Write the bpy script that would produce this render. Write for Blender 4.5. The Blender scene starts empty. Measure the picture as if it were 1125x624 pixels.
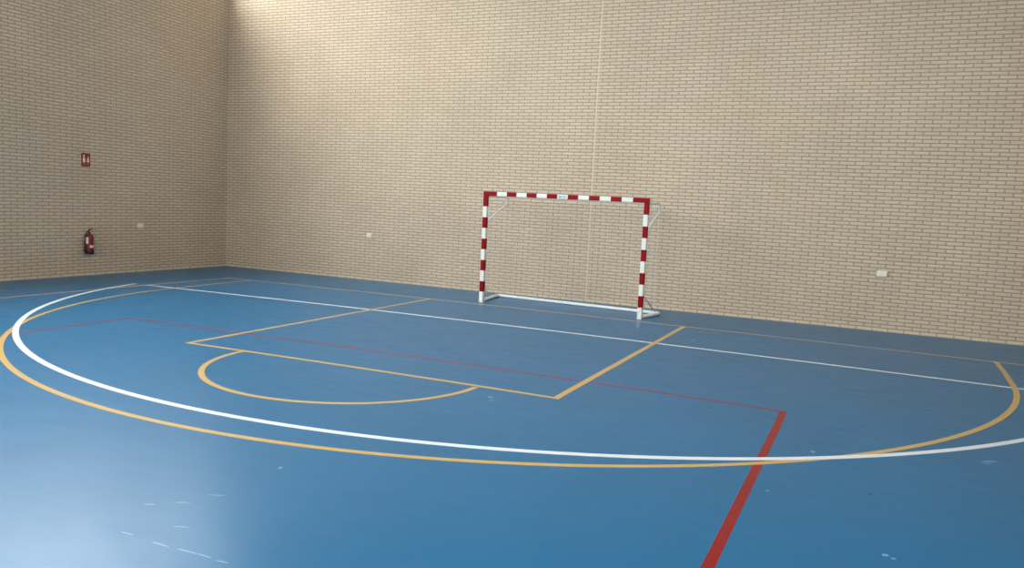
import bpy, bmesh, math, random
from mathutils import Vector, Matrix
random.seed(7)
S = bpy.context.scene
COL = S.collection
PI = math.pi

# ------------------------------------------------------------------ helpers
def link(name, bm, mats, parent=None, smooth=False):
    me = bpy.data.meshes.new(name)
    bmesh.ops.recalc_face_normals(bm, faces=bm.faces)
    bm.to_mesh(me); bm.free()
    for m in (mats if isinstance(mats, (list, tuple)) else [mats]):
        me.materials.append(m)
    if smooth:
        for p in me.polygons: p.use_smooth = True
    o = bpy.data.objects.new(name, me); COL.objects.link(o)
    if parent: o.parent = parent
    return o

def tag(o, label=None, cat=None, group=None, kind=None):
    if label: o['label'] = label
    if cat: o['category'] = cat
    if group: o['group'] = group
    if kind: o['kind'] = kind
    return o

def empty(name, loc, rz=0.0):
    o = bpy.data.objects.new(name, None); COL.objects.link(o)
    o.location = loc; o.rotation_euler = (0, 0, rz); o.empty_display_size = .1
    return o

def box(bm, x0, y0, z0, x1, y1, z1, mi=0, bev=0.0):
    r = bmesh.ops.create_cube(bm, size=1.0)
    vs = r['verts']
    for v in vs:
        v.co = Vector((x0 + (v.co.x + .5) * (x1 - x0), y0 + (v.co.y + .5) * (y1 - y0), z0 + (v.co.z + .5) * (z1 - z0)))
    fs = set(f for v in vs for f in v.link_faces)
    for f in fs: f.material_index = mi
    if bev:
        es = list(set(e for v in vs for e in v.link_edges))
        bmesh.ops.bevel(bm, geom=es, offset=bev, segments=2, affect='EDGES', profile=.6)

def tube(bm, pts, r, seg=14, cap=True, mi=0):
    """round tube swept along a polyline"""
    pts = [Vector(p) for p in pts]
    rings = []
    up = Vector((0, 0, 1))
    prev = None
    for i, p in enumerate(pts):
        if i == 0: t = pts[1] - p
        elif i == len(pts) - 1: t = p - pts[i - 1]
        else: t = (pts[i + 1] - p).normalized() + (p - pts[i - 1]).normalized()
        t.normalize()
        if prev is None:
            a = t.cross(up)
            if a.length < .05: a = t.cross(Vector((0, 1, 0)))
        else:
            a = prev - t * prev.dot(t)
        a.normalize(); prev = a
        b = t.cross(a)
        rr = r[i] if isinstance(r, (list, tuple)) else r
        rings.append([bm.verts.new(p + (a * math.cos(k * 2 * PI / seg) + b * math.sin(k * 2 * PI / seg)) * rr) for k in range(seg)])
    for A, B in zip(rings, rings[1:]):
        for k in range(seg):
            f = bm.faces.new((A[k], A[(k + 1) % seg], B[(k + 1) % seg], B[k])); f.material_index = mi; f.smooth = True
    if cap:
        for R_ in (rings[0], rings[-1]):
            f = bm.faces.new(R_); f.material_index = mi

def arc_corner(a, c, b, r, n=7):
    """polyline a-c-b with the corner c rounded by radius r"""
    a, c, b = Vector(a), Vector(c), Vector(b)
    u = (a - c).normalized(); w = (b - c).normalized()
    p0 = c + u * r; p1 = c + w * r
    out = [a]
    for i in range(n + 1):
        t = i / n
        out.append((1 - t) ** 2 * p0 + 2 * t * (1 - t) * c + t * t * p1)
    out.append(b)
    return out

def lathe(bm, prof, seg=32, mi=0, cx=0, cy=0):
    rings = []
    for r, z in prof:
        rings.append([bm.verts.new((cx + r * math.cos(k * 2 * PI / seg), cy + r * math.sin(k * 2 * PI / seg), z)) for k in range(seg)])
    for A, B in zip(rings, rings[1:]):
        for k in range(seg):
            f = bm.faces.new((A[k], A[(k + 1) % seg], B[(k + 1) % seg], B[k])); f.material_index = mi; f.smooth = True
    for R_ in (rings[0], rings[-1]):
        f = bm.faces.new(R_); f.material_index = mi

# ------------------------------------------------------------------ materials
def newmat(name):
    m = bpy.data.materials.new(name); m.use_nodes = True
    nt = m.node_tree
    return m, nt, nt.nodes['Principled BSDF']

def paint(name, col, rough=.5, metal=0.0, spec=.5, vary=.04, coat=0.0):
    m, nt, b = newmat(name)
    tc = nt.nodes.new('ShaderNodeTexCoord')
    n = nt.nodes.new('ShaderNodeTexNoise'); n.inputs['Scale'].default_value = 9; n.inputs['Detail'].default_value = 4
    nt.links.new(tc.outputs['Object'], n.inputs['Vector'])
    mr = nt.nodes.new('ShaderNodeMapRange'); mr.inputs['To Min'].default_value = 1 - vary; mr.inputs['To Max'].default_value = 1 + vary
    nt.links.new(n.outputs['Fac'], mr.inputs['Value'])
    mx = nt.nodes.new('ShaderNodeVectorMath'); mx.operation = 'SCALE'; mx.inputs[0].default_value = col
    nt.links.new(mr.outputs['Result'], mx.inputs['Scale'])
    nt.links.new(mx.outputs['Vector'], b.inputs['Base Color'])
    b.inputs['Roughness'].default_value = rough; b.inputs['Metallic'].default_value = metal
    b.inputs['Specular IOR Level'].default_value = spec
    b.inputs['Coat Weight'].default_value = coat
    return m

BR1 = (0.64, 0.512, 0.384, 1); BR2 = (0.585, 0.462, 0.342, 1); MOR_SHADE = (0.37, 0.288, 0.200, 1)
def brick(name, axis):
    m, nt, b = newmat(name); L = nt.links.new
    tc = nt.nodes.new('ShaderNodeTexCoord')
    sp = nt.nodes.new('ShaderNodeSeparateXYZ'); L(tc.outputs['Object'], sp.inputs[0])
    # slight waviness of the laid courses
    wn = nt.nodes.new('ShaderNodeTexNoise'); wn.inputs['Scale'].default_value = 1.3; wn.inputs['Detail'].default_value = 2
    L(tc.outputs['Object'], wn.inputs['Vector'])
    wm = nt.nodes.new('ShaderNodeMath'); wm.operation = 'MULTIPLY_ADD'; wm.inputs[1].default_value = .012; wm.inputs[2].default_value = -.006
    L(wn.outputs['Fac'], wm.inputs[0])
    za = nt.nodes.new('ShaderNodeMath'); za.operation = 'ADD'; L(sp.outputs['Z'], za.inputs[0]); L(wm.outputs[0], za.inputs[1])
    cb = nt.nodes.new('ShaderNodeCombineXYZ'); L(sp.outputs[axis], cb.inputs['X']); L(za.outputs[0], cb.inputs['Y'])
    bt = nt.nodes.new('ShaderNodeTexBrick'); L(cb.outputs[0], bt.inputs['Vector'])
    bt.offset = .5; bt.offset_frequency = 2
    bt.inputs['Color1'].default_value = BR1; bt.inputs['Color2'].default_value = BR2; bt.inputs['Mortar'].default_value = MOR_SHADE
    bt.inputs['Scale'].default_value = 1.0; bt.inputs['Mortar Size'].default_value = .0135  # mortar widened so its tone includes the shade below each brick
    bt.inputs['Mortar Smooth'].default_value = .55; bt.inputs['Bias'].default_value = -.15
    bt.inputs['Brick Width'].default_value = .25; bt.inputs['Row Height'].default_value = .064
    # broad tonal drift of the masonry and fine grain
    n = nt.nodes.new('ShaderNodeTexNoise'); n.inputs['Scale'].default_value = .55; n.inputs['Detail'].default_value = 5; n.inputs['Roughness'].default_value = .6
    L(tc.outputs['Object'], n.inputs['Vector'])
    mr = nt.nodes.new('ShaderNodeMapRange'); mr.inputs['From Min'].default_value = .3; mr.inputs['From Max'].default_value = .7
    mr.inputs['To Min'].default_value = .93; mr.inputs['To Max'].default_value = 1.06; L(n.outputs['Fac'], mr.inputs['Value'])
    g = nt.nodes.new('ShaderNodeTexNoise'); g.inputs['Scale'].default_value = 30; g.inputs['Detail'].default_value = 3
    L(tc.outputs['Object'], g.inputs['Vector'])
    gr = nt.nodes.new('ShaderNodeMapRange'); gr.inputs['To Min'].default_value = .88; gr.inputs['To Max'].default_value = 1.12; L(g.outputs['Fac'], gr.inputs['Value'])
    mm = nt.nodes.new('ShaderNodeMath'); mm.operation = 'MULTIPLY'; L(mr.outputs[0], mm.inputs[0]); L(gr.outputs[0], mm.inputs[1])
    # the lowest course is tinted slightly paler
    lt = nt.nodes.new('ShaderNodeMath'); lt.operation = 'LESS_THAN'; lt.inputs[1].default_value = .058; L(sp.outputs['Z'], lt.inputs[0])
    la = nt.nodes.new('ShaderNodeMath'); la.operation = 'MULTIPLY_ADD'; la.inputs[1].default_value = .10; la.inputs[2].default_value = 1.0; L(lt.outputs[0], la.inputs[0])
    m2 = nt.nodes.new('ShaderNodeMath'); m2.operation = 'MULTIPLY'; L(mm.outputs[0], m2.inputs[0]); L(la.outputs[0], m2.inputs[1])
    sc = nt.nodes.new('ShaderNodeVectorMath'); sc.operation = 'SCALE'; L(bt.outputs['Color'], sc.inputs[0]); L(m2.outputs[0], sc.inputs['Scale'])
    L(sc.outputs['Vector'], b.inputs['Base Color'])
    b.inputs['Roughness'].default_value = .9; b.inputs['Specular IOR Level'].default_value = .2
    bp = nt.nodes.new('ShaderNodeBump'); bp.inputs['Strength'].default_value = .45; bp.inputs['Distance'].default_value = .008
    iv = nt.nodes.new('ShaderNodeMath'); iv.operation = 'SUBTRACT'; iv.inputs[0].default_value = 1; L(bt.outputs['Fac'], iv.inputs[1])
    L(iv.outputs[0], bp.inputs['Height']); L(bp.outputs[0], b.inputs['Normal'])
    return m

FLOOR_COL = (0.004, 0.136, 0.304)
def floor_surface(name, col, rough0=.29, rough1=.345, vary=.05, spec=.26):
    m, nt, b = newmat(name); L = nt.links.new
    tc = nt.nodes.new('ShaderNodeTexCoord')
    mp = nt.nodes.new('ShaderNodeMapping'); mp.inputs['Rotation'].default_value = (0, 0, .12); mp.inputs['Scale'].default_value = (1.1, .7, 1)
    L(tc.outputs['Object'], mp.inputs['Vector'])
    n = nt.nodes.new('ShaderNodeTexNoise'); n.inputs['Scale'].default_value = .9; n.inputs['Detail'].default_value = 6; n.inputs['Roughness'].default_value = .55
    L(mp.outputs[0], n.inputs['Vector'])
    mr = nt.nodes.new('ShaderNodeMapRange'); mr.inputs['From Min'].default_value = .3; mr.inputs['From Max'].default_value = .7
    mr.inputs['To Min'].default_value = 1 - vary; mr.inputs['To Max'].default_value = 1 + vary; L(n.outputs['Fac'], mr.inputs['Value'])
    sc = nt.nodes.new('ShaderNodeVectorMath'); sc.operation = 'SCALE'; sc.inputs[0].default_value = col; L(mr.outputs[0], sc.inputs['Scale'])
    L(sc.outputs['Vector'], b.inputs['Base Color'])
    n2 = nt.nodes.new('ShaderNodeTexNoise'); n2.inputs['Scale'].default_value = 2.2; n2.inputs['Detail'].default_value = 4; n2.inputs['Roughness'].default_value = .5
    mp2 = nt.nodes.new('ShaderNodeMapping'); mp2.inputs['Rotation'].default_value = (0, 0, -.42); mp2.inputs['Scale'].default_value = (1, 3.5, 1)
    L(tc.outputs['Object'], mp2.inputs['Vector']); L(mp2.outputs[0], n2.inputs['Vector'])
    r2 = nt.nodes.new('ShaderNodeMapRange'); r2.inputs['From Min'].default_value = .3; r2.inputs['From Max'].default_value = .7
    r2.inputs['To Min'].default_value = rough0; r2.inputs['To Max'].default_value = rough1; L(n2.outputs['Fac'], r2.inputs['Value'])
    L(r2.outputs[0], b.inputs['Roughness'])
    b.inputs['Specular IOR Level'].default_value = spec
    return m

M_floor = floor_surface('blue_sports_floor', FLOOR_COL)
M_white_line = floor_surface('white_line_paint', (.80, .83, .84), vary=.03)
M_yellow_line = floor_surface('yellow_line_paint', (.62, .395, .125), vary=.04)
M_red_line = floor_surface('red_line_paint', (.29, .004, .006), vary=.08)
M_scuff = floor_surface('pale_floor_scuff', (.20, .36, .50), vary=.05)
M_streak = floor_surface('faint_floor_streak', (.20, .36, .52), vary=.05)
M_dark_scuff = floor_surface('dark_floor_scuff', (.02, .05, .09), vary=.05)
M_brick_x = brick('sand_brick_along_x', 'X')
M_brick_y = brick('sand_brick_along_y', 'Y')
M_seal = paint('pale_joint_sealant', (.64, .55, .43), .8, vary=.06)
M_ceil = paint('ceiling_panel', (.45, .44, .42), .8)
M_alu = paint('window_aluminium', (.55, .56, .57), .4, metal=.6)
M_red = paint('goal_red_enamel', (.27, .001, .008), .45, spec=.12, vary=.05)
M_white = paint('goal_white_enamel', (.80, .80, .72), .35, vary=.03)
M_tube = paint('white_powder_coated_tube', (.85, .85, .84), .4, vary=.04)
M_net = paint('pale_net_cord', (.72, .69, .62), .8)
M_stick = paint('sticker_pale_blue', (.55, .66, .70), .4)
M_ink = paint('sticker_dark_ink', (.06, .10, .14), .5)
M_ired = paint('sticker_red_ink', (.45, .05, .06), .5)
M_exred = paint('extinguisher_red', (.22, .006, .009), .35, vary=.03, coat=.15)
M_black = paint('black_rubber', (.012, .010, .010), .55)
M_label = paint('extinguisher_label_paper', (.72, .66, .62), .55)
M_steel = paint('brushed_steel', (.5, .5, .5), .35, metal=.9)
M_plastic = paint('off_white_plastic', (.82, .74, .62), .5, vary=.02)
M_signred = paint('sign_red', (.24, .012, .010), .5, vary=.03)
M_signwhite = paint('sign_white', (.80, .72, .68), .45)

# ------------------------------------------------------------------ setting
XL, XR, YB, YF, ZC = -9.718, 9.16, 2.007, -30.0, 9.2
T = .35
bm = bmesh.new(); box(bm, XL - T, YF - T, -.12, XR + T, YB + T, 0)
floor = tag(link('floor', bm, M_floor), 'blue synthetic sports hall floor with painted court lines', kind='structure')
bm = bmesh.new(); box(bm, XL - T, YF - T, ZC, XR + T, YB + T, ZC + .2)
for k in range(7):                                   # roof beams
    y = -1.5 - 4.6 * k
    box(bm, XL, y - .12, ZC - .45, XR, y + .12, ZC)
tag(link('ceiling', bm, M_ceil), 'pale roof deck on cross beams', kind='structure')
bm = bmesh.new(); box(bm, XL - T, YB, 0, XR + T, YB + T, ZC)
tag(link('wall_back', bm, M_brick_x), 'sand coloured brick wall behind the goal', kind='structure')

# glazing: clear polycarbonate panes in aluminium frames
mg, nt, b = newmat('window_glass'); nt.nodes.remove(b)
out = nt.nodes['Material Output']
tr = nt.nodes.new('ShaderNodeBsdfTransparent'); gl = nt.nodes.new('ShaderNodeBsdfGlossy'); gl.inputs['Roughness'].default_value = .05
mx = nt.nodes.new('ShaderNodeMixShader'); mx.inputs['Fac'].default_value = .06
tr.inputs['Color'].default_value = (.94, .96, .95, 1)
nt.links.new(tr.outputs[0], mx.inputs[1]); nt.links.new(gl.outputs[0], mx.inputs[2]); nt.links.new(mx.outputs[0], out.inputs['Surface'])

WIN = [0]
def window(cx, cy, z0, hw, h, rz, n=2):
    WIN[0] += 1
    root = empty('window_%d' % WIN[0], (cx, cy, z0), rz); tag(root, kind='structure')
    f = .05
    bm = bmesh.new()
    box(bm, -.03, -hw, 0, .03, hw, f); box(bm, -.03, -hw, h - f, .03, hw, h)
    for i in range(n + 1):
        y = -hw + f / 2 + i * (2 * hw - f) / n
        box(bm, -.029, y - f / 2, f, .029, y + f / 2, h - f)
    link('window_frame', bm, M_alu, root)
    bm = bmesh.new(); box(bm, -.004, -hw + f, f, .004, hw - f, h - f)
    link('pane', bm, mg, root)
    l = bpy.data.lights.new('window_portal', 'AREA'); l.shape = 'RECTANGLE'
    l.size = h; l.size_y = 2 * hw; l.cycles.is_portal = True
    o = bpy.data.objects.new('window_portal', l); COL.objects.link(o)
    o.matrix_world = Matrix.Translation((cx, cy, z0 + h / 2)) @ Matrix.Rotation(rz, 4, 'Z') @ Matrix.Translation((-.06, 0, 0)) @ Matrix.Rotation(-PI / 2, 4, 'Y')

LZ0, LZ1 = 7.0, 8.6
lb = [(1.85 - 3.0 * k - 2.8, 1.85 - 3.0 * k) for k in range(10)][::-1]
LOW = 5.2                                             # sill of unseen taller bays, lowered to brighten the left floor
def sill(b): return 6.75 if b > 0 else 5.9 if b > -3 else LOW
bm = bmesh.new(); edge = YF
box(bm, XL - T, YF, 0, XL, YB, LOW); box(bm, XL - T, YF, LZ1, XL, YB, ZC)
for a, b in lb:
    if a > edge + 1e-4: box(bm, XL - T, edge, LOW, XL, a, LZ1)
    if sill(b) > LOW: box(bm, XL - T, a, LOW, XL, b, sill(b))
    edge = b
box(bm, XL - T, edge, LOW, XL, YB, LZ1)
tag(link('wall_left', bm, M_brick_y), 'sand coloured brick wall on the left', kind='structure')
for a, b in lb: window(XL - .10, (a + b) / 2, sill(b), (b - a) / 2, LZ1 - sill(b), 0)
RZ0 = 7.1
rbays = [(-5.0 - 3.1 * k - 2.8, -5.0 - 3.1 * k) for k in range(7)][::-1]  # unseen window bays added to brighten the left wall
bm = bmesh.new(); edge = YF
box(bm, XR, YF, 0, XR + T, YB, RZ0); box(bm, XR, YF, LZ1, XR + T, YB, ZC)
for a, b in rbays:
    box(bm, XR, edge, RZ0, XR + T, a, LZ1); edge = b
box(bm, XR, edge, RZ0, XR + T, YB, LZ1)
for a, b in rbays: window(XR + .10, (a + b) / 2, RZ0, (b - a) / 2, LZ1 - RZ0, PI)
tag(link('wall_right', bm, paint('bounce_cutting_dark_wall', (.20, .17, .135), .8)), kind='structure')  # unseen wall coloured dark to cut bounced light on the right
# front wall behind the camera, with unseen glazing added to light the back wall
FZ0, FZ1 = 4.4, 8.4
fb = [(-2.6 + 3.1 * k, -2.6 + 3.1 * k + 2.8) for k in range(3)]
bm = bmesh.new()
box(bm, XL - T, YF - T, 0, XR + T, YF, FZ0); box(bm, XL - T, YF - T, FZ1, XR + T, YF, ZC)
edge = XL - T
for a, b in fb:
    box(bm, edge, YF - T, FZ0, a, YF, FZ1); edge = b
box(bm, edge, YF - T, FZ0, XR + T, YF, FZ1)
tag(link('wall_front', bm, M_brick_x), kind='structure')
for a, b in fb: window((a + b) / 2, YF - .10, FZ0, (b - a) / 2, FZ1 - FZ0, PI / 2)
# movement joint in the back wall, filled with pale sealant
bm = bmesh.new(); box(bm, -.350, YB - .004, .05, -.326, YB + .01, ZC - .01)
tag(link('trim_1', bm, M_seal), 'pale sealant bead of a vertical movement joint in the brickwork', kind='structure')

# ------------------------------------------------------------------ court lines (painted on the floor)
def ribbon(pts, w, z, mat, label, closed=False, name='court_line'):
    pts = [Vector((p[0], p[1])) for p in pts]
    bm = bmesh.new(); rows = []
    for i, p in enumerate(pts):
        if i == 0: t0 = t1 = (pts[1] - p).normalized()
        elif i == len(pts) - 1: t0 = t1 = (p - pts[i - 1]).normalized()
        else: t0 = (p - pts[i - 1]).normalized(); t1 = (pts[i + 1] - p).normalized()
        n0 = Vector((-t0.y, t0.x)); n1 = Vector((-t1.y, t1.x)); n = (n0 + n1).normalized()
        k = 1 / max(.35, n.dot(n0))
        a = p + n * w / 2 * k; b = p - n * w / 2 * k
        rows.append([bm.verts.new((a.x, a.y, 0)), bm.verts.new((a.x, a.y, z)), bm.verts.new((b.x, b.y, z)), bm.verts.new((b.x, b.y, 0))])
    for A, B in zip(rows, rows[1:]):
        for k in range(3): bm.faces.new((A[k], A[k + 1], B[k + 1], B[k]))
    bm.faces.new(rows[0]); bm.faces.new(rows[-1])
    return tag(link(name, bm, mat, floor), label)

def q(a, b, c): return lambda x: a * x * x + b * x + c
yb_ = q(-.0033, -.0104, .122); yw_ = q(-.0044, -.0024, -1.8523); yr_ = q(-.0050, .0030, -4.8661)
def run(f, x0, x1, n=40): return [(x0 + (x1 - x0) * i / n, f(x0 + (x1 - x0) * i / n)) for i in range(n + 1)]
W5 = .06
# red volleyball court
ribbon([(4.143, -28.0), (4.1435, -5.5), (4.135, yr_(4.135))], .068, .0008, M_red_line, 'red sideline running to the lower edge of the photo')
ribbon(run(yr_, -4.70, 4.105), .042, .0008, M_red_line, 'thin red end line across the court')
ribbon([(-4.72, yr_(-4.70)), (-4.705, -6.1), (-4.71, -28)], .042, .0008, M_red_line, 'red sideline on the left, inside the white arc')
# white goal line and arc
ribbon(run(yw_, -7.72, 9.0), .062, .0012, M_white_line, 'straight white line in front of the goal')
CX, CY, CR = -.29, -.005, 7.995
a0 = math.asin((yw_(-7.7) - CY) / CR)
arc = [(CX + CR * math.cos(t), CY + CR * math.sin(t)) for t in [PI - a0 + (PI + 2 * a0) * i / 120 for i in range(121)]]
ribbon(arc, .070, .0022, M_white_line, 'wide white arc sweeping around the whole area')
# yellow basketball court
ribbon(run(yb_, -7.70, 7.35), .034, .0017, M_yellow_line, 'faint yellow baseline running under the goal')
ribbon([(-7.71, yb_(-7.7)), (-7.716, -4.92), (-7.75, -28)], .05, .0014, M_yellow_line, 'faint yellow sideline beside the left wall')
ribbon([(7.33, yb_(7.33)), (7.33, -28)], .05, .0014, M_yellow_line, 'yellow sideline on the far right')
TX, TY, TR = -.285, -1.684, 6.752
tp = [(6.49, yb_(6.5)), (6.49, -.9)]
aR = math.acos((6.49 - TX) / TR) if (6.49 - TX) < TR else 0
n = 120
tp += [(TX + TR * math.cos(t), TY + TR * math.sin(t)) for t in [-aR - (PI - 2 * aR) * i / n for i in range(n + 1)]]
tp += [(TX - TR - .04, -1.0), (TX - TR - .05, yb_(-7.08))]
ribbon(tp, .062, .0018, M_yellow_line, 'wide yellow arc ending on the baseline')
kb = q(-.0055, .0119, -5.777)
kxl, kxr = -2.72, 2.085
ribbon([(-2.797, yb_(-2.8)), (-2.705, kb(-2.70))], .068, .0015, M_yellow_line, 'left side of the yellow key')
ribbon([(2.058, yb_(2.06)), (2.083, kb(2.083))], .072, .0018, M_yellow_line, 'right side of the yellow key')
ribbon(run(kb, -2.735, 2.12, 20), .055, .0019, M_yellow_line, 'front line of the yellow key')
SX, SY, SR = -.315, -5.835, 1.54
ribbon([(SX + SR * math.cos(t), SY + SR * math.sin(t)) for t in [-PI * i / 60 for i in range(61)]], .062, .0016, M_yellow_line, 'yellow semicircle in front of the key')

# scuffs and chips in the floor paint
def blob(x, y, rx, ry, rz, mat, label, irregular=.35, n=11):
    bm = bmesh.new(); top = []; bot = []
    for k in range(n):
        a = 2 * PI * k / n; s = 1 + random.uniform(-irregular, irregular)
        px, py = rx * s * math.cos(a), ry * s * math.sin(a)
        X = x + px * math.cos(rz) - py * math.sin(rz); Y = y + px * math.sin(rz) + py * math.cos(rz)
        top.append(bm.verts.new((X, Y, .0005))); bot.append(bm.verts.new((X, Y, 0)))
    bm.faces.new(top)
    for k in range(n): bm.faces.new((top[k], top[(k + 1) % n], bot[(k + 1) % n], bot[k]))
    tag(link('scuff_mark', bm, mat, floor), label)
blob(1.53, -6.12, .028, .035, .3, M_scuff, 'pale chip below the right corner of the key')
blob(1.60, -6.22, .020, .020, .0, M_scuff, 'small pale chip beside the larger one')
blob(4.494, -6.206, .018, .04, .2, M_scuff, 'pale chip just behind the white arc on the right')
blob(4.28, -7.381, .014, .014, 0, M_scuff, 'tiny pale chip right of the red line')
blob(5.018, -8.124, .022, .016, .8, M_scuff, 'pale chip at the lower right')
blob(5.06, -8.15, .014, .012, .3, M_scuff, 'small pale chip at the lower right')
blob(5.80, -5.66, .055, .016, .42, M_scuff, 'short pale scrape beside the white arc')
blob(5.77, -5.74, .035, .012, .42, M_scuff, 'shorter pale scrape below it')
blob(1.219, -8.78, .016, .02, 0, M_scuff, 'pale dot in the open floor on the left')
blob(2.48, -1.25, .03, .05, 0, M_scuff, 'pale chip right of the key')
blob(4.93, -7.05, .010, .022, -.3, M_dark_scuff, 'dark nick in the open floor on the right')
for (x, y, l, w, r) in [(1.24, -10.04, .055, .006, .05), (1.50, -10.05, .07, .005, .0), (1.68, -10.04, .07, .006, .05), (1.80, -10.035, .05, .005, .0), (1.92, -10.04, .035, .005, .1), (1.01, -9.69, .035, .006, .5), (1.15, -9.57, .05, .005, .45), (1.42, -9.83, .05, .005, .4), (1.23, -9.38, .05, .005, .45)]:
    blob(x, y, l, w, r, M_streak, 'faint pale streak at the lower left', .15)

# ------------------------------------------------------------------ goal
goal = empty('handball_goal', (-.331, .40, 0), -.0103)
tag(goal, 'red and white striped handball goal standing near the back wall', 'goal')
P = .08
def banded(axis, cuts, mats, parent, name, x, y, z, lab=None):
    """square bar with rounded edges along an axis, one material per band"""
    bm = bmesh.new(); c = .006; h = P / 2
    sec = [(-h + c, -h), (h - c, -h), (h, -h + c), (h, h - c), (h - c, h), (-h + c, h), (-h, h - c), (-h, -h + c)]
    rings = []
    for s in cuts:
        if axis == 'z': rings.append([bm.verts.new((x + u, y + v, z + s)) for u, v in sec])
        else: rings.append([bm.verts.new((x + s, y + u, z + v)) for u, v in sec])
    for i, (A, B) in enumerate(zip(rings, rings[1:])):
        for k in range(8):
            f = bm.faces.new((A[k], A[(k + 1) % 8], B[(k + 1) % 8], B[k])); f.material_index = mats[i]
    f = bm.faces.new(rings[0]); f.material_index = mats[0]
    f = bm.faces.new(rings[-1]); f.material_index = mats[-1]
    return tag(link(name, bm, [M_white, M_red], parent), lab)
yc = P / 2
pc = [0] + [.2 * i for i in range(1, 11)]
for sx in (-1, 1):
    banded('z', pc, [0, 1] * 4 + [0, 1], goal, 'post', sx * 1.54, yc, 0)
cc = [-1.58, -1.30] + [-1.30 + .2 * i for i in range(1, 14)] + [1.58]
banded('x', cc, [1] + [0, 1] * 6 + [0] + [1], goal, 'crossbar', 0, yc, 2.04)
# maker's sticker on the middle white band
bm = bmesh.new(); box(bm, -.085, -.0015, 2.012, .075, .001, 2.068)
st = tag(link('sticker', bm, M_stick, goal), 'pale sticker with small dark marks')
bm = bmesh.new(); box(bm, -.070, -.003, 2.036, -.012, -.0012, 2.046); box(bm, -.048, -.003, 2.020, -.036, -.0012, 2.028)
link('print', bm, M_ink, st)
bm = bmesh.new(); box(bm, .035, -.003, 2.036, .062, -.0012, 2.046)
link('print', bm, M_ired, st)

GD = {-1: (-1.69, 1.03), 1: (1.695, .83)}           # rear corners of the ground frame
RT = .03
for sx in (-1, 1):
    rx, ry = GD[sx]
    # top support: straight back from the post head, bent down and forward to the post
    bm = bmesh.new()
    d = .88 if sx > 0 else .95
    fx = .0 if sx > 0 else 0
    a = arc_corner((sx * 1.545, P - .01, 2.0), (sx * 1.545, d + .02, 2.0), (sx * 1.545, d + .02, 1.88), .11, 8)[:-1] + arc_corner((sx * 1.545, d + .02, 1.89), (sx * 1.545, d + .02, 1.86), (sx * 1.545, P - .012, 1.50), .035, 5)
    tube(bm, a, .0155, 10)
    link('net_support', bm, M_tube, goal)
    # thin brace between post foot and ground frame
    bm = bmesh.new()
    t = .72 if sx > 0 else .42
    ex = sx * 1.54 + (rx - sx * 1.54) * t / 1.0
    tube(bm, [(sx * 1.54, P - .005, .44), (ex, P + t * .82, RT + .02)], .009, 8)
    link('foot_brace', bm, M_steel, goal)
A_, B_ = (GD[-1][0], GD[-1][1], RT), (GD[1][0], GD[1][1], RT)
M_ = tuple((A_[i] + B_[i]) / 2 for i in range(3))
path = arc_corner((-1.54, P - .01, RT), A_, M_, .11) + arc_corner(M_, B_, (1.54, P - .01, RT), .11)[1:]
bm = bmesh.new(); tube(bm, path, RT, 16)
link('ground_frame', bm, M_tube, goal)

# net: square mesh of thin cord, hung from the supports and pegged to the ground frame
def net_panel(P00, P10, P01, P11, nu, nv, r=.0011, sag=0.0, sagdir=(0, 1, 0)):
    """cords of one rectangular panel as crossed flat strips with depth"""
    bm = bmesh.new()
    P00, P10, P01, P11 = map(Vector, (P00, P10, P01, P11)); sd = Vector(sagdir)
    def pt(u, v):
        p = P00.lerp(P10, u).lerp(P01.lerp(P11, u), v)
        return p + sd * sag * math.sin(PI * u) * math.sin(PI * v)
    K = 6
    for i in range(nu + 1):
        u = i / nu
        tube(bm, [pt(u, k / K) for k in range(K + 1)], r, 4, cap=False)
    for j in range(nv + 1):
        v = j / nv
        tube(bm, [pt(k / K, v) for k in range(K + 1)], r, 4, cap=False)
    return bm
dN = .86
net = tag(link('net', net_panel((-1.60, .93, .05), (1.57, .80, .05), (-1.545, .93, 1.985), (1.545, dN, 1.985), 32, 19, sag=.05), M_net, goal), 'thin pale net cords')
for sx in (-1, 1):
    link('net', net_panel((sx * 1.55, P, .06), (sx * 1.585, .82, .06), (sx * 1.545, P, 1.985), (sx * 1.545, dN, 1.985), 8, 19, sag=.02, sagdir=(sx, 0, 0)), M_net, goal)
link('net', net_panel((-1.54, P, 2.005), (1.54, P, 2.005), (-1.545, .9, 1.99), (1.545, dN, 1.99), 32, 8, r=.0009), M_net, goal)

# ------------------------------------------------------------------ fire extinguisher on the left wall
ex = empty('fire_extinguisher', (XL, -1.835, .445))
tag(ex, 'red fire extinguisher with white label hung low on the left brick wall', 'fire extinguisher')
cx = .105; R = .082
bm = bmesh.new()
lathe(bm, [(R * .99, .075), (R, .09), (R, .335), (R * .97, .358), (R * .86, .382), (R * .66, .402), (R * .42, .416), (.027, .424), (.024, .440), (.024, .455)], 36, cx=cx)
link('cylinder', bm, M_exred, ex)
bm = bmesh.new()
lathe(bm, [(R * .93, 0), (R * 1.03, .008), (R * 1.03, .078), (R * .99, .086)], 36, cx=cx)
tag(link('base_ring', bm, M_black, ex), 'black base ring')
bm = bmesh.new()
lathe(bm, [(.028, .452), (.028, .470), (.020, .476), (.020, .500), (.013, .505)], 20, cx=cx)
v_ = link('valve', bm, M_black, ex)
bm = bmesh.new()
tube(bm, [(cx - .005, 0.01, .502), (cx + .02, .03, .508), (cx + .03, .058, .504)], .008, 8)
tube(bm, [(cx - .002, 0.01, .480), (cx + .02, .03, .476), (cx + .032, .056, .468)], .007, 8)
link('lever', bm, M_black, v_)
bm = bmesh.new()
tube(bm, [(cx + .018, 0, .468), (cx + .045, -.003, .468)], .017, 16)
link('gauge', bm, M_steel, v_)
bm = bmesh.new()   # hose from the valve down the side to the nozzle
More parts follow.
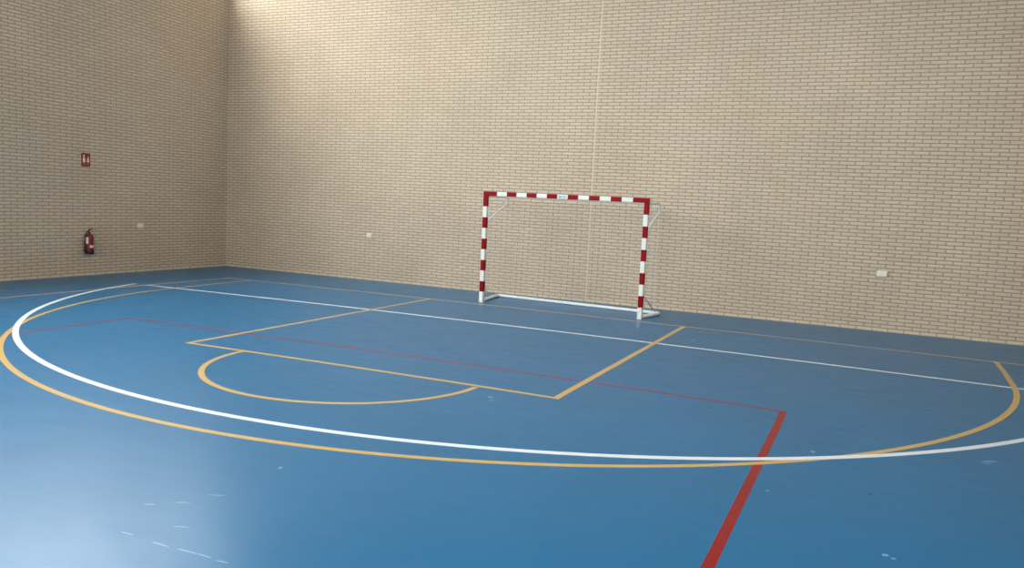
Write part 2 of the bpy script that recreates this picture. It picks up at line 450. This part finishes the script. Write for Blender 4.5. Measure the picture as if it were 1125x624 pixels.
hp = [(cx, -.018, .462), (cx + .002, -.05, .456), (cx + .004, -.084, .41), (cx + .004, -.096, .33), (cx + .003, -.098, .24), (cx, -.096, .16)]
tube(bm, hp, .0105, 10)
h_ = link('hose', bm, M_black, ex)
bm = bmesh.new(); tube(bm, [hp[-1], (cx, -.100, .10), (cx, -.098, .065)], [.011, .013, .018], 12)
link('nozzle', bm, M_black, h_)
bm = bmesh.new(); box(bm, 0, -.03, .30, cx - R + .006, .03, .40, bev=.002)
link('wall_bracket', bm, M_steel, ex)
def wrap(a0, a1, z0, z1, mat, lab=None, n=10, r=R + .0015):
    bm = bmesh.new(); rows = []
    for i in range(n + 1):
        a = math.radians(a0 + (a1 - a0) * i / n)
        rows.append([bm.verts.new((cx + rr * math.cos(a), rr * math.sin(a), z)) for rr, z in ((r - .002, z0), (r, z0), (r, z1), (r - .002, z1))])
    for A, B in zip(rows, rows[1:]):
        for k in range(4): bm.faces.new((A[k], A[(k + 1) % 4], B[(k + 1) % 4], B[k]))
    bm.faces.new(rows[0]); bm.faces.new(rows[-1])
    return tag(link('label_sticker', bm, mat, ex), lab)
wrap(-112, -52, .215, .345, M_label, 'white label')
wrap(-32, 28, .135, .185, M_label, 'small white sticker low on the cylinder')

# ------------------------------------------------------------------ extinguisher sign
sg = empty('fire_extinguisher_sign', (XL, -1.829, 2.333))
tag(sg, 'small red sign with white pictograms above the fire extinguisher', 'sign')
bm = bmesh.new(); box(bm, 0, -.098, -.135, .006, .098, .135, bev=.0015)
link('sign_panel', bm, M_signred, sg)
def flat(bm, pts, x0=.005, x1=.0078):
    a = [bm.verts.new((x1, y, z)) for y, z in pts]; b = [bm.verts.new((x0, y, z)) for y, z in pts]
    bm.faces.new(a); bm.faces.new(b[::-1])
    for k in range(len(pts)): bm.faces.new((a[k], a[(k + 1) % len(pts)], b[(k + 1) % len(pts)], b[k]))
bm = bmesh.new()      # extinguisher figure: neck and rounded body (local -y is the viewer's left)
flat(bm, [(-.066, -.058), (-.020, -.058), (-.018, .020), (-.026, .040), (-.060, .040), (-.068, .020)])
flat(bm, [(-.054, .050), (-.030, .050), (-.026, .085), (-.036, .098), (-.052, .098), (-.060, .080)])
link('extinguisher_symbol', bm, M_signwhite, sg)
bm = bmesh.new()      # flame figure
flat(bm, [(.030, -.055), (.060, -.055), (.070, -.02), (.062, .02), (.060, .045), (.048, .085), (.046, .045), (.034, .025), (.024, -.015)])
link('flame_symbol', bm, M_signwhite, sg)
bm = bmesh.new(); box(bm, .005, -.075, -.098, .0072, .075, -.084)
link('text_strip', bm, paint('sign_dull_pink', (.42, .14, .12), .5), sg)

# ------------------------------------------------------------------ socket boxes
def socket_box(loc, rz, w, h, gangs, label):
    root = empty('socket_box', loc, rz); tag(root, label, 'socket', 'surface mounted socket boxes')
    d = .03
    bm = bmesh.new(); box(bm, -w / 2, -d, -h / 2, w / 2, 0, h / 2, bev=.006); link('housing', bm, M_plastic, root)
    gw = w / gangs
    for g in range(gangs):
        x0 = -w / 2 + g * gw + .009; x1 = x0 + gw - .018
        bm = bmesh.new(); box(bm, x0, -d - .012, -h / 2 + .009, x1, -d + .002, h / 2 - .014, bev=.004)
        f = link('cover', bm, M_plastic, root)
        bm = bmesh.new(); box(bm, (x0 + x1) / 2 - .012, -d - .016, -h / 2 + .011, (x0 + x1) / 2 + .012, -d - .010, -h / 2 + .017)
        link('catch', bm, M_plastic, f)
    return root
socket_box((-5.497, YB, 1.008), 0, .135, .10, 2, 'small white socket box on the back wall, left of the goal')
socket_box((4.957, YB, .993), 0, .165, .098, 2, 'wider white double socket box on the back wall, right of the goal')
socket_box((XL, -.527, 1.008), PI / 2, .135, .09, 2, 'white socket box on the left wall, right of the fire extinguisher')

# ------------------------------------------------------------------ daylight
w = bpy.data.worlds.new('sky'); S.world = w; w.use_nodes = True
nt = w.node_tree; bg = nt.nodes['Background']
tc = nt.nodes.new('ShaderNodeTexCoord'); sp = nt.nodes.new('ShaderNodeSeparateXYZ')
nt.links.new(tc.outputs['Generated'], sp.inputs[0])
cr = nt.nodes.new('ShaderNodeValToRGB')
cr.color_ramp.elements[0].position = .0; cr.color_ramp.elements[0].color = (.30, .29, .27, 1)
cr.color_ramp.elements[1].position = .06; cr.color_ramp.elements[1].color = (.95, .97, 1.0, 1)
e = cr.color_ramp.elements.new(1.0); e.color = (1.0, 1.0, 1.0, 1)
nt.links.new(sp.outputs['Z'], cr.inputs[0]); nt.links.new(cr.outputs[0], bg.inputs['Color'])
bg.inputs['Strength'].default_value = 14.0

# ------------------------------------------------------------------ camera
cam = bpy.data.cameras.new('camera'); co = bpy.data.objects.new('camera', cam); COL.objects.link(co)
yaw, pit, rol = -.42281, -.10098, .04874
fw = Vector((math.sin(yaw) * math.cos(pit), math.cos(yaw) * math.cos(pit), math.sin(pit)))
r0 = Vector((math.cos(yaw), -math.sin(yaw), 0)); u0 = r0.cross(fw)
rr = r0 * math.cos(rol) + u0 * math.sin(rol); uu = -r0 * math.sin(rol) + u0 * math.cos(rol)
Mx = Matrix((( rr.x, uu.x, -fw.x), (rr.y, uu.y, -fw.y), (rr.z, uu.z, -fw.z)))
co.matrix_world = Matrix.Translation((4.8143, -13.036, 1.8925)) @ Mx.to_4x4()
cam.sensor_fit = 'HORIZONTAL'; cam.sensor_width = 36; cam.lens = 36 * 880.262 / 1125
cam.clip_start = .05
S.camera = co
S.view_settings.view_transform = 'Standard'; S.view_settings.look = 'None'
S.view_settings.gamma = 1; S.view_settings.use_curve_mapping = False
S.view_settings.exposure = 0.86
S.cycles.use_denoising = True
S.cycles.max_bounces = 12; S.cycles.diffuse_bounces = 8
